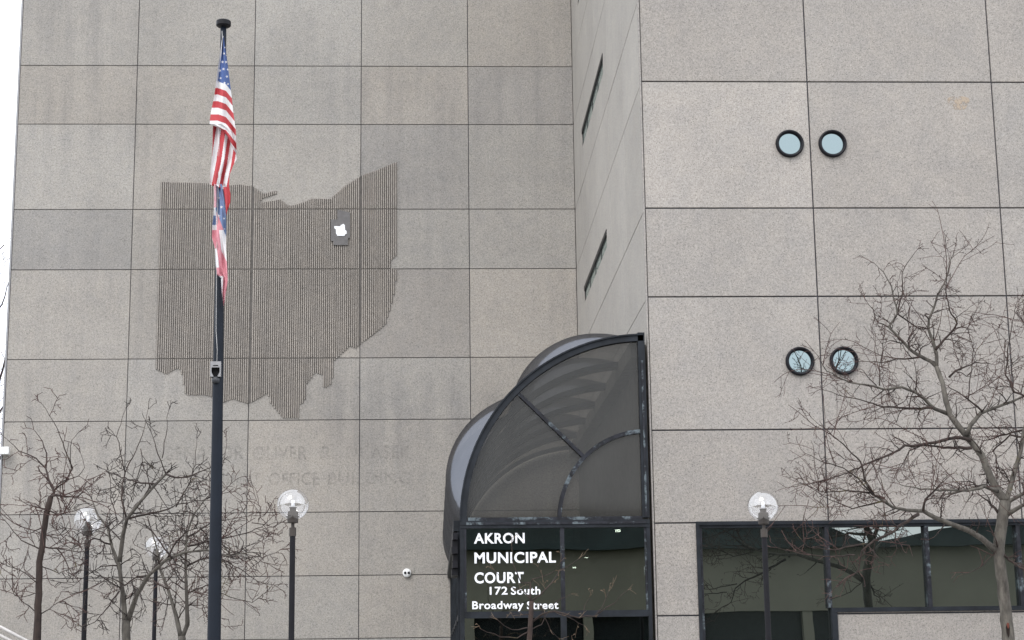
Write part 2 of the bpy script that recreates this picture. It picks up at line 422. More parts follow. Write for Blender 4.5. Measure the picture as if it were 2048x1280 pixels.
for i in range(len(xs)-1):
    s = MB(); lo = xs[i]+(.035 if i else 0); hi = xs[i+1]-(.035 if i < len(xs)-2 else 0)
    zb = GZ+.1 if i == 0 else W_SILL+.075
    if i == 0: hi = W_STEP-.08; s.box((lo, D1+.02, zb), (hi, D1+.03, W_SILL+.075)); s.box((lo, D1+.02, W_SILL+.075), (xs[1]-.035, D1+.03, W_TOP-.05))
    else: s.box((lo, D1+.02, zb), (hi, D1+.03, W_TOP-.05))
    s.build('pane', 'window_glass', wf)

# ribbed relief map on the left wall
OUT = [(321,364),(421,367),(437,372),(480,369),(507,374),(527,388),(540,384),(553,382),(553,388),(523,398),(522,405),(545,402),(560,399),(578,412),(598,408),(622,398),(660,398),(690,372),(722,352),(755,340),(793,324),
 (793,511),(782,521),(782,537),(793,540),(791,575),(781,616),(770,650),(748,668),(723,686),(711,697),(700,692),(668,722),(664,767),(650,776),(645,772),(645,750),(630,745),(612,770),(609,805),(601,808),(597,836),(566,836),(540,805),(536,786),(515,798),(497,808),(466,798),(447,805),(428,795),(410,790),(372,790),(368,772),(362,740),(354,737),(332,749),(312,738),(315,600)]
def inside_spans(px):
    ys = []
    n = len(OUT)
    for i in range(n):
        (xa, ya), (xb, yb) = OUT[i], OUT[(i+1) % n]
        if (xa <= px < xb) or (xb <= px < xa): ys.append(ya+(yb-ya)*(px-xa)/(xb-xa))
    ys.sort(); return [(ys[i], ys[i+1]) for i in range(0, len(ys)-1, 2)]
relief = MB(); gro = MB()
pitch = .0548; xr0 = at(315, 570, DA).x; xr1 = at(793, 500, DA).x
PL = [(675,420),(700,426),(700,477),(696,477),(696,491),(667,491),(667,483),(662,483),(662,440),(675,440)]
def px_at(x, z):   # pixel column of a wall point (to read the traced outline)
    v = Vector((x, DA, z-EYE)); return 1024+F*v.dot(CR)/v.dot(CF)
def y_at(x, z):
    v = Vector((x, DA, z-EYE)); return 640-F*v.dot(CU)/v.dot(CF)
OUT = [((lambda p: (p.x, p.z))(at(a, b, DA))) for a, b in OUT]
nr = int((xr1-xr0)/pitch)
rq = random.Random(3)
for i in range(nr+2):
    x = xr0-.02+i*pitch
    for (z0, z1) in inside_spans(x+.0001):
        if z1-z0 < .03: continue
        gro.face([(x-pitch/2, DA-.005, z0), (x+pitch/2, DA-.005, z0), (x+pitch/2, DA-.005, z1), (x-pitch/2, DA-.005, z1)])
        cuts = [z0]+[z for z in sorted(Z) if z0+.02 < z < z1-.02]+[z1]
        for a, b in zip(cuts[:-1], cuts[1:]):
            a2 = a+(.014 if a != z0 else 0); b2 = b-(.014 if b != z1 else 0)
            t = rq.uniform(.95, 1.04); w_ = rq.uniform(.0165, .019); d = rq.uniform(.030, .036)
            xs_ = [x-w_, x-w_*.45, x+w_*.45, x+w_]; ys_ = [DA-.006, DA-d, DA-d, DA-.006]
            if any(abs(x-q) < .022 for q in XA): continue
            for q in range(3):
                relief.face([(xs_[q], ys_[q], a2), (xs_[q+1], ys_[q+1], a2), (xs_[q+1], ys_[q+1], b2), (xs_[q], ys_[q], b2)], 0, (t, t, t))
            relief.face([(xs_[q], ys_[q], a2) for q in (3, 2, 1, 0)], 0, (t, t, t)); relief.face([(xs_[q], ys_[q], b2) for q in range(4)], 0, (t, t, t))
rel = relief.build('map_relief', 'concrete_rib', court); rel['label'] = 'ribbed concrete map of a state on the left wall'
gro.build('groove', 'groove_shade', rel)  # flat dark strips behind the ribs, shade put into the colour
s = MB(); s.prism([(at(a, b, DA).x, at(a, b, DA).z) for a, b in PL], DA-.06, DA-.036); s.build('county_plate', 'plate_steel', rel)
CP = [(668.5,453.5),(680.5,454),(682,451.5),(687,449),(690,451.5),(690.5,461),(693.5,463.5),(693.5,469),(690.5,470),(689.5,473),(675,473),(672.5,468.5),(672,460.5),(669,457.5)]
s = MB(); s.prism([(at(a, b, DA).x, at(a, b, DA).z) for a, b in CP], DA-.075, DA-.062); s.build('city_plate', 'sign_white', rel)

# faint dirt outlines of removed lettering
for wd_, xa_, xb_, yb_, h_ in (('SENATOR', 332, 488, 920, .36), ('OLIVER', 505, 614, 919.5, .36), ('R.', 643, 671, 919, .36), ('OCASEK', 690, 822, 918, .36), ('GOVERNMENT', 345, 520, 971, .33), ('OFFICE', 538, 638, 970, .33), ('BUILDING', 656, 820, 969, .33)):
    s = MB(); a = at(xa_, yb_, DA); b = at(xb_, yb_, DA); text_mb(s, wd_, a.x, b.x, a.z, h_, DA-.006, .012); s.build('faded_lettering', 'ghost_dirt', court)
s = MB(); c = at(1917, 206, DB); s.face([(c.x+.19*math.cos(t)*(1+.2*math.sin(3*t)), DB-.004, c.z+.16*math.sin(t)*(1+.2*math.cos(2*t))) for t in [i*.3 for i in range(21)]]); s.build('patch', 'tan_stain', court)

# ---------------------------------------------------------------- glazed entrance
VX = at(1296, 1040, DB).x; VZ = at(1200, 1040, DB).z
RR = at(1290, 669, DB).z-VZ
RR = (RR + VX-at(925, 1038, DB).x)/2
RI = .475*RR
ent = thing('entrance_canopy', 'dark bronze glass court entrance with quarter round fan glazing and puffed vault behind', 'entrance', (VX, DB, 0))
YF = DB-.02
def arc(r, a0=90, a1=180, n=40, y=YF, cx=None): return [Vector((VX+r*math.cos(R(a0+(a1-a0)*i/n)), y, VZ+r*math.sin(R(a0+(a1-a0)*i/n)))) for i in range(n+1)]
def arcband(s, r0, r1, y0, y1, a0=90, a1=180, n=48, mi=0):
    for i in range(n):
        t0, t1 = R(a0+(a1-a0)*i/n), R(a0+(a1-a0)*(i+1)/n)
        p = lambda r, t, y: (VX+r*math.cos(t), y, VZ+r*math.sin(t))
        s.face([p(r0, t0, y0), p(r1, t0, y0), p(r1, t1, y0), p(r0, t1, y0)], mi)
        s.face([p(r0, t0, y1), p(r0, t1, y1), p(r1, t1, y1), p(r1, t0, y1)], mi)
        s.face([p(r1, t0, y0), p(r1, t0, y1), p(r1, t1, y1), p(r1, t1, y0)], mi)
        s.face([p(r0, t0, y0), p(r0, t1, y0), p(r0, t1, y1), p(r0, t0, y1)], mi)
s = MB(); arcband(s, RR-.10, RR, YF-.06, YF+.10)
arcband(s, RR, RR+.025, YF-.09, YF-.02)
s.box((VX-.10, YF-.06, VZ+.03), (VX+.02, YF+.10, VZ+RR+.05))
s.build('arch_frame', 'patina_frame', ent)
s = MB(); arcband(s, RI-.035, RI+.035, YF-.04, YF+.06, n=32)
a, b = RI+.036, RR-.102; dx, dz = math.cos(R(135)), math.sin(R(135)); nx, nz_ = dz, -dx
P = lambda t, o, y: (VX+dx*t+nx*o, y, VZ+dz*t+nz_*o)
q = [P(a, -.03, YF-.045), P(b, -.03, YF-.045), P(b, .03, YF-.045), P(a, .03, YF-.045)]; q2 = [(x, YF+.06, z) for x, y, z in q]
s.face(q); s.face(q2[::-1])
for i in range(4): s.face([q[i], q2[i], q2[(i+1) % 4], q[(i+1) % 4]])
s.box((VX-.055, YF-.075, VZ+.04), (VX-.02, YF-.061, VZ+RR*.86))
s.box((VX-RR+.12, YF-.05, VZ-.0), (VX-.102, YF+.08, VZ+.055))
s.build('glazing_bar', 'peeling_frame', ent)
# three fan panes
def fan(r0, r1, a0, a1, n=24):
    s = MB(); y = YF+.02
    for i in range(n):
        t0, t1 = R(a0+(a1-a0)*i/n), R(a0+(a1-a0)*(i+1)/n)
        s.face([(VX+r*math.cos(t), y, VZ+r*math.sin(t)) for r, t in ((r0, t0), (r1, t0), (r1, t1), (r0, t1))])
    s.build('pane', 'fan_glass', ent)
fan(.001, RI-.03, 90, 180); fan(RI+.03, RR-.09, 90, 135); fan(RI+.03, RR-.09, 135, 180)
# vault: puffed acrylic bays running back to the set-back wall
NB = 6; BL = (DA-.1-(YF+.1))/NB
for bi in range(NB):
    s = MB(); nu, nv = 36, 14; base = 0
    for iv in range(nv+1):
        v = iv/nv; y = YF+.1+BL*(bi+v); pv = (1-abs(2*v-1)**3.0)
        for iu in range(nu+1):
            u = iu/nu; a = math.pi/2+u*math.pi/2; lob = abs(math.sin(2*(a-math.pi/2)*1.0)); lob = abs(math.sin(math.pi*2*u))**.75
            r = RR-.03+(.45 if u > .5 else .42)*lob*pv
            s.v.append((VX+r*math.cos(a), y, VZ+r*math.sin(a)))
    for iv in range(nv):
        for iu in range(nu):
            k = iv*(nu+1)+iu; s.f.append((k, k+1, k+nu+2, k+nu+1)); s.mi.append(0); s.tone.append((1, 1, 1))
    s.build('vault_bay', 'smoked_acrylic', ent, True)
for bi in range(1, NB+1):
    s = MB(); y = YF+.1+BL*bi; arcband(s, RR-.13, RR-.035, y-.2, y+.2*(bi < NB), n=24); s.build('rib', 'patina_frame', ent)
s = MB()
xl = VX-RR; y0, y1 = YF+.1, DA-.1
zt = VZ-.06
# head beams and lower frame
ML = at(1125, 1130, DB).x; ZTR = at(1050, 1229, DB).z; XLP = at(933, 1150, DB).x
s.box((xl-.02, YF-.06, VZ-.13), (VX+.02, YF+.12, VZ-.075))
s.box((xl-.02, YF-.07, VZ-.075), (VX+.02, YF+.12, VZ-.001))
s.box((xl-.02, YF-.05, GZ), (xl+.05, YF+.12, VZ-.13))
s.box((VX-.04, YF-.05, GZ), (VX+.02, YF+.12, VZ-.13))
s.box((xl+.05, YF-.04, ZTR-.055), (VX-.04, YF+.08, ZTR+.055))
s.box((ML-.05, YF-.04, GZ), (ML+.05, YF+.08, ZTR-.055))
s.box((xl+.05, YF-.04, GZ), (VX-.04, YF+.08, GZ+.15))
# left flank: sill beam, posts and rails
s.box((xl-.13, YF+.1, VZ-.16), (xl-.02, DA-.02, VZ+.02))
for k in range(NB+1):
    y = YF+.12+BL*k; s.box((xl-.06, y, GZ), (xl+.04, y+.08, VZ-.16))
s.box((xl-.05, YF+.2, ZTR-.04), (xl+.03, DA-.05, ZTR+.04))
s.build('frame', 'patina_frame', ent)
s = MB()
s.box((ML-.035, YF-.045, ZTR+.055), (ML+.035, YF+.07, VZ-.13))
s.box((xl+.052, YF-.045, ZTR+.055), (XLP+.0, YF+.07, VZ-.13))
s.box((VX-.075, YF-.03, ZTR+.055), (VX-.042, YF+.07, VZ-.13))
s.box((xl+.09, YF-.078, VZ-.073), (VX-.05, YF-.071, VZ-.03))
s.build('mullion', 'peeling_frame', ent)
TS = -1
for (xa, xb, za, zb) in ((XLP, ML-.035, ZTR+.055, VZ-.13), (ML+.035, VX-.075, ZTR+.055, VZ-.13), (xl+.05, ML-.05, GZ+.15, ZTR-.055), (ML+.05, VX-.04, GZ+.15, ZTR-.055)):
    tl = .030 if xa > ML and za > ZTR else .004   # slight tilt; larger on the upper right pane to shift the lamp reflection off
    s = MB(); s.prism([(xa, za), (xb, za), (xb, zb), (xa, zb)], YF+.01, YF+.02); s.v = [(x, y+tl*(TS*(x-xa)/(xb-xa)+(TS < 0)), z) for x, y, z in s.v]; s.build('pane', 'lower_glass', ent)
for k in range(NB):
    y = YF+.2+BL*k; mesh_box('side_pane', (xl-.02, y, GZ), (xl-.01, y+BL-.08, ZTR-.04), 'window_glass', ent); mesh_box('side_pane', (xl-.02, y, ZTR+.04), (xl-.01, y+BL-.08, VZ-.16), 'window_glass', ent)
# overlapped dark slates on the first bay of the flank
s = MB()
zz = VZ-.2; i = 0
while zz > at(905, 1150, DB).z:
    for k in range(5):
        y = YF-.04+k*.19+(i % 2)*.09; t = .03+.012*((i*7+k*3) % 3)
        s.box((xl-.14-t+.03, y, zz-.115), (xl-.06, y+.175, zz))
    zz -= .12; i += 1
s.build('slate_cladding', 'black_frame', ent)
mesh_box('wall_dim_cover', (X0-.06, YF+.2, GZ), (X0-.035, DA-.1, VZ+RR-.12), 'dim_cover', ent)  # added dark sheet, dims the bright side wall behind the fan panes
mesh_box('light_patch_cover', (X0-.30, YF+.2, VZ+RR-.34), (X0-.062, DA-.1, VZ+RR-.05), 'dim_cover', ent)  # added bar, hides the light patches where vault meets wall
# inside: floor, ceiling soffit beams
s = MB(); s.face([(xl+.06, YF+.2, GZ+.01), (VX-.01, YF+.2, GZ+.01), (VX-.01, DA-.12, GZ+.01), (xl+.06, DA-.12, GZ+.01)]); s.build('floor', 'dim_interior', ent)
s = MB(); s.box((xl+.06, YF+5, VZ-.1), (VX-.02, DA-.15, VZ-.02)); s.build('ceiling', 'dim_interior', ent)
s = MB()
for i in range(3):
    for j in range(2):
        if (i, j) == (2, 0) : pass
        c = at(1236+j*24, 1131+i*23, DB+.03)
        s.box((c.x, YF+.07, c.z-.17), (c.x+.17-(.0 if j == 0 else .06), YF+.074, c.z))
s.build('notice', 'paper', ent)
# white lettering
def sgn(t, x0, x1, yb, cap, bold):
    s = MB(); a = at(x0, yb, YF); b = at(x1, yb, YF)
    text_mb(s, t, a.x, b.x, a.z, cap*(YF)/F*1.02, YF+.004, bold); return s
for a in (('AKRON', 948, 1049.5, 1086.5, 20.7, .026), ('MUNICIPAL', 949, 1112, 1126, 21.5, .026), ('COURT', 949, 1047.5, 1166, 21.5, .026), ('172', 979.5, 1015.3, 1189, 15.5, .02), ('South', 1022, 1081, 1189, 15.5, .02), ('Broadway', 944.5, 1047.5, 1218, 15.5, .02), ('Street', 1054, 1117, 1218, 15.5, .02)):
    sgn(*a).build('lettering', 'sign_white', ent)

# ceiling lights seen through the entrance glass
def emit(name, col, st):
    mt, nt, b = newmat(name); b.inputs['Emission Color'].default_value = (*col, 1); b.inputs['Emission Strength'].default_value = st; b.inputs['Base Color'].default_value = (.8, .8, .8, 1)
emit('lamp_glow', (1, .98, .95), 16)
for i, (px, py, w_, lab) in enumerate([(1236, 1061, 5, 'small square lit ceiling light high in the right entrance pane'), (1173, 1115, 3.5, 'thin lit ceiling light below the larger one in the entrance'), (1149, 1135, 3.5, 'tiny lit ceiling light closest to the middle mullion of the entrance')]):
    Y = DB+(3.2, 4.2, 4.6)[i]; c = at(px, py, Y); h = (w_, 1.4, 2.2)[i]*.5/F*Y; k = w_/F*Y
    t = thing('ceiling_light', lab, 'ceiling light', (c.x, c.y, c.z), 'lit lights inside the entrance')
    s = MB(); s.box((c.x-k, Y, c.z-h), (c.x+k, Y+.05, c.z+h)); s.build('diffuser', 'lamp_glow', t)
    s = MB(); s.box((c.x-k-.02, Y+.01, c.z+h), (c.x+k+.02, Y+.09, c.z+h+.03)); s.box((c.x-.01, Y+.03, c.z+h+.03), (c.x+.01, Y+.05, VZ+.3)); s.build('housing', 'black_frame', t)

# ---------------------------------------------------------------- small wall fittings
c = at(814, 1146, DA); r = 8.6/F*DA
t = thing('wall_fixture', 'small round white fixture with two dark lenses on the grey wall', 'wall fixture', (c.x, DA, c.z))
s = MB(); s.lathe([(r, .0), (r, .05), (r*.93, .075), (r*.5, .085), (0.001, .087)], (c.x, DA, c.z), 'y', 32); s.build('housing', 'white_paint', t, True)
for q in (-1, 1):
    s = MB(); s.lathe([(r*.30, .07), (r*.30, .1), (r*.2, .118), (.001, .125)], (c.x+q*r*.42, DA, c.z), 'y', 18); s.build('lens', 'black_frame', t, True)
c = at(8, 902, DA-.2)
t = thing('corner_fixture', 'small white box fixture on the far left corner of the wall', 'wall fixture', (c.x, c.y, c.z))
s = MB(); s.box((c.x-.22, DA-.3, c.z-.085), (c.x+.14, DA-.12, c.z+.085)); s.box((c.x-.20, DA-.28, c.z+.086), (c.x+.12, DA-.14, c.z+.10)); s.build('housing', 'white_paint', t)
s = MB(); s.box((c.x-.05, DA-.12, c.z-.04), (c.x+.05, DA-.012, c.z+.04)); s.build('bracket', 'grey_metal', t)

# ---------------------------------------------------------------- street lamps
def lamp(px, py, Y, label):
    c = at(px, py, Y); r = .205; x, y, z = c
    t = thing('street_lamp', label, 'street lamp', (x, y, GZ), 'clear globe lamps on dark poles')
    s = MB(); prof = []
    n = 28
    for i in range(n+1):
        a = -math.pi/2+.35+(math.pi-.35)*i/n; prof.append((max(r*math.cos(a), .0005), r*math.sin(a)))
    s.lathe(prof, (x, y, z), 'z', 48); s.build('globe', 'globe_glass', t, True)
    k = r/31.   # metres per traced pixel at the globe
    s = MB(); s.lathe([(0.001, -.155), (.088, -.155), (.088, -.165), (.068, -.166), (.068, -.085-.01), (.055, -.085), (.042, -.084), (.042, -.045), (.05, -.044), (.05, -.036), (.001, -.036)][::-1], (x, y, z), 'z', 32)
    s.lathe([(.001, -.155), (.074, -.155), (.070, -.235), (.066, -.24), (.001, -.24)], (x, y, z), 'z', 32); s.build('fitter', 'bronze', t, False)
    s = MB(); s.lathe([(.022, -.035), (.026, -.03), (.026, .0), (.021, .004), (.021, .05), (.015, .056), (.001, .056)], (x, y, z), 'z', 20); s.build('bulb', 'bulb_white', t, True)
    s = MB(); s.lathe([(.022, -.24), (.022, -.30), (.045, -.301), (.045, -.41), (.036, -.412)], (x, y, z), 'z', 24); s.build('collar', 'bronze', t)
    s = MB(); s.lathe([(.036, z-.41), (.040, GZ+.5), (.045, GZ+.3), (.07, GZ+.06), (.11, GZ+.05), (.11, GZ)], (x, y, 0), 'z', 24); s.build('pole', 'lamp_pole', t, True)
lamp(586, 1009, 22.8, 'clear globe lamp standing right of the flagpole in front of the bare wall')
lamp(1526, 1012, 22.8, 'clear globe lamp in front of the dark window band on the right')
lamp(176, 1040, 27.0, 'clear globe lamp at far left between the bare trees')
lamp(313, 1094, 32.0, 'farthest and lowest globe lamp, half hidden in branches left of the flagpole')

# ---------------------------------------------------------------- flagpole and flags
PY = 23.0
tp = at(447, 50, PY); bt = at(428, 1280, PY); sx = lambda z: tp.x+(bt.x-tp.x)*(tp.z-z)/(tp.z-bt.z)
pole = thing('flagpole', 'tall dark blue tapered flagpole with flat disc top, two limp flags on it', 'flagpole', (sx(GZ), PY, GZ))
s = MB(); rt = 6.2/F*PY; rb = 13.2/F*PY; zs_ = [GZ, 1.2, bt.z, bt.z+2, bt.z+4, tp.z-2, tp.z]
rad = lambda z: rb+(rt-rb)*max(0, min(1, ((z-bt.z)/(tp.z-bt.z))))
s.tube([(sx(z), PY, z) for z in zs_], [rad(z) for z in zs_], 32); s.build('pole', 'pole_paint', pole, True)
s = MB(); k = 1/F*PY; s.lathe([(.001, .04), (14*k, .04), (15.5*k, .03), (15.5*k, -.03), (13*k, -.045), (6*k, -.06), (6*k, -.12)], (tp.x, PY, tp.z+.02), 'z', 36); s.build('cap', 'black_frame', pole)
s = MB(); s.lathe([(.22, 0), (.22, .05), (.14, .12), (rb+.01, .2)], (sx(GZ), PY, GZ), 'z', 32); s.build('base', 'black_frame', pole, True)
hy = PY-.15
s = MB(); s.tube([at(444, 62, PY-.11), at(445, 80, PY-.12), at(438, 300, hy), at(434, 480, hy), at(432.5, 600, hy), at(432, 660, hy), at(434.5, 700, hy), at(433.5, 726, PY-.1)], .0045, 5); s.build('halyard', 'cord_white', pole)
# winch housing on the pole
c = at(433, 745, PY); yb = PY-rad(c.z)+.01; kk = PY/F
s = MB(); w_ = 10.5*kk; h = 20*kk
s.box((c.x-w_, yb-.05, c.z+h*.62), (c.x+w_, yb+.06, c.z+h)); s.box((c.x-w_, yb-.05, c.z-h*.55), (c.x-w_*.78, yb+.06, c.z+h*.62)); s.box((c.x+w_*.78, yb-.05, c.z-h*.55), (c.x+w_, yb+.06, c.z+h*.62))
for q in (-1, 1):
    s.prism([(c.x+q*w_*.78, c.z+h*.62), (c.x+q*w_*.78, c.z+h*.3), (c.x+q*w_*.45, c.z+h*.62)][::q], yb-.05, yb-.03)
    s.prism([(c.x+q*w_*.78, c.z-h*.55), (c.x+q*w_*.35, c.z-h*.55), (c.x+q*w_*.78, c.z-h*.1)][::-q], yb-.05, yb-.03)
s.box((c.x-w_*.7, yb-.055, c.z+h*.38), (c.x+w_*.7, yb-.04, c.z+h*.5))
wb = s.build('winch_box', 'grey_metal', pole)
s = MB(); s.box((c.x-w_*.78, yb-.01, c.z-h*.55), (c.x+w_*.78, yb+.02, c.z+h*.62)); s.build('opening', 'black_void', wb)
s = MB(); s.lathe([(.001, .03), (w_*.6, .03), (w_*.8, .0), (w_*.8, -.03), (w_*.6, -.055), (.001, -.055)], (c.x, yb+.0, c.z-h*.75), 'z', 20); s.build('drum', 'dark_metal', wb, True)

def interp(tab, y):
    if y <= tab[0][0]: return tab[0][1]
    for (a, b), (c, d) in zip(tab[:-1], tab[1:]):
        if y <= c: return b+(d-b)*(y-a)/(c-a)
    return tab[-1][1]
def star(cx, cy, r, x, y, tilt=0.):
    dx, dy = x-cx, y-cy; d = math.hypot(dx, dy)
    if d > r: return False
    a = (math.atan2(dx, -dy)+tilt) % (2*math.pi/5); a = min(a, 2*math.pi/5-a)
    # five-pointed outline
    ri = .42*r; A = math.pi/5
    t = a/A; # straight edge from point (r,0) to notch (ri,A)
    x1, y1, x2, y2 = r, 0, ri*math.cos(A), ri*math.sin(A)
    den = (math.cos(a)*(y2-y1)-math.sin(a)*(x2-x1)); lim = (x1*(y2-y1)-y1*(x2-x1))/den
    return d < lim
def sheet(s, L, Rr, y0, y1, colf, depth, yb, nu=64, step=.6, x_of=None):
    """hanging cloth: left and right edges by height, folds in depth; colour picked per small face"""
    nv = int((y1-y0)/step); base = len(s.v)
    for j in range(nv+1):
        y = y0+(y1-y0)*j/nv; a, b = interp(L, y), interp(Rr, y)
        for i in range(nu+1):
            u = i/nu; p = at(a+(b-a)*u, y, yb-depth(u, y)); s.v.append(tuple(p))
    for j in range(nv):
        y = y0+(y1-y0)*(j+.5)/nv; a, b = interp(L, y), interp(Rr, y)
        for i in range(nu):
            u = (i+.5)/nu; k = base+j*(nu+1)+i
            s.f.append((k, k+1, k+nu+2, k+nu+1)); s.mi.append(colf(u, a+(b-a)*u, y)); s.tone.append((1, 1, 1))
# national flag. layer 1: union and slanting stripes; layer 2: lower folds; layer 3: tail   (0 white 1 red 2 blue)
STARS = [(448,107,3),(445,124,3.2),(453.5,110.5,2.6),(440,141,3.2),(447,138,3.2),(452,124,3),(454,153,3),(449,166,3),(441,156,2.8),(436.5,163,2.4),(456,168,2.6),(457,181,2.6),(450,95,2.4),(455.5,139,2.6)]
def c1(u, x, y):
    q = y-max(0, (x-436))*.35-max(0, x-452)*.9     # stripes sag to the right
    if q < 163 and y < 200 or y < 120:
        if x < interp([(72, 447), (110, 442.5), (168, 435)], y): return 0
        return 0 if any(star(a, b, r, x, y, .2) for a, b, r in STARS) else 2
    k = int((q-163)//13.1)
    return 0 if k % 2 == 0 else 1
L1 = [(72, 445), (100, 441), (130, 437), (168, 432), (195, 428), (225, 421.5), (248, 419), (255, 436), (262, 447), (275, 456), (300, 468), (308, 473)]
R1 = [(72, 447), (85, 449), (110, 453), (150, 458), (190, 463), (220, 466), (260, 471.5), (308, 473.5)]
fold1 = lambda u, y: .035+.035*math.sin(u*7.5+y*.02)+.02*math.sin(u*15+1-y*.03)+.03*u
def c2(u, x, y):
    s_ = x+(y-250)*.15+(0 if y < 330 else (y-330)*.06)
    e = [427, 433.5, 443.5, 453, 459, 466, 474, 480]
    for i, v in enumerate(e):
        if s_ < v: return 0 if i % 2 == 0 else 1
    return 0
L2 = [(235, 426), (300, 425), (340, 421), (368, 419.5), (374, 430), (379, 444), (386, 450)]
R2 = [(235, 468), (300, 472), (318, 473.5), (332, 466), (350, 459), (378, 458), (386, 460)]
fold2 = lambda u, y: .0+.04*math.sin(u*10+y*.012)+.016*math.sin(u*23+2)
def c3(u, x, y): return 1 if x > 446+(y-385)*.1 or y > 405 else 0
L3 = [(372, 446), (390, 448.5), (410, 451), (431, 452.2)]
R3 = [(372, 458), (388, 461), (405, 460.5), (418, 456), (431, 452.6)]
fold3 = lambda u, y: .02+.02*math.sin(u*6)
s = MB(); YH = PY-.16
sheet(s, L2, R2, 240, 386, c2, fold2, YH+.03)
sheet(s, L3, R3, 374, 431, c3, fold3, YH, 24)
sheet(s, L1, R1, 72, 308, c1, fold1, YH-.03)
fl = s.build('flag', ['flag_white', 'red', 'navy'], None, True)
tag(fl, 'limp red, white and blue striped flag with stars, upper flag on the pole', 'flag', 'flags on the pole')
# lower flag, paler: blue wedge with stars, rose and white folds
ST2 = [(437,396,3.4),(443,414,3.4),(436.5,432,4.6),(448,437,2.8),(428.5,441,2.8),(449,458,2.2)]
def c4(u, x, y):
    if y < 415 and x < 433.5: return 1 if (x*2+y*.2) % 4 < 3 else 0
    if x < 431+(y-415)*.03 and 415 <= y < 431: return 0
    if y < 441+(x-440)*2.6 and y < 474:
        return 0 if any(star(a, b, r, x, y, .1) for a, b, r in ST2) else 2
    if x < 432 and y < 450: return 2
    if y < 460 and x < 433 : return 0
    if y > 460+(x-440)*0 and x > 438+(y-460)*.12 and y < 520-(452-x)*2: return 0 if y < 540 else 1
    if y > 552: return 0 if x < interp([(552, 447), (580, 445.5), (602, 446)], y) else 1
    if 497 < y < 535 and x < 434+(y-497)*.12: return 0
    return 1
L4 = [(368, 428.5), (400, 428.5), (430, 427), (450, 424.5), (475, 424), (497, 430), (530, 431.5), (548, 433), (556, 442), (580, 443), (612, 447)]
R4 = [(368, 444), (400, 450), (430, 452), (460, 452.5), (500, 452), (530, 454), (560, 455.5), (590, 451), (612, 447.5)]
fold4 = lambda u, y: .05+.03*math.sin(u*8+y*.035)+.018*math.sin(u*17-y*.05)
s = MB(); sheet(s, L4, R4, 368, 612, c4, fold4, PY-.1)
fl = s.build('flag', ['flag_white', 'pink_red', 'faded_blue'], None, True)
tag(fl, 'faded rose, white and blue pennant flag bunched below the striped one', 'flag', 'flags on the pole')

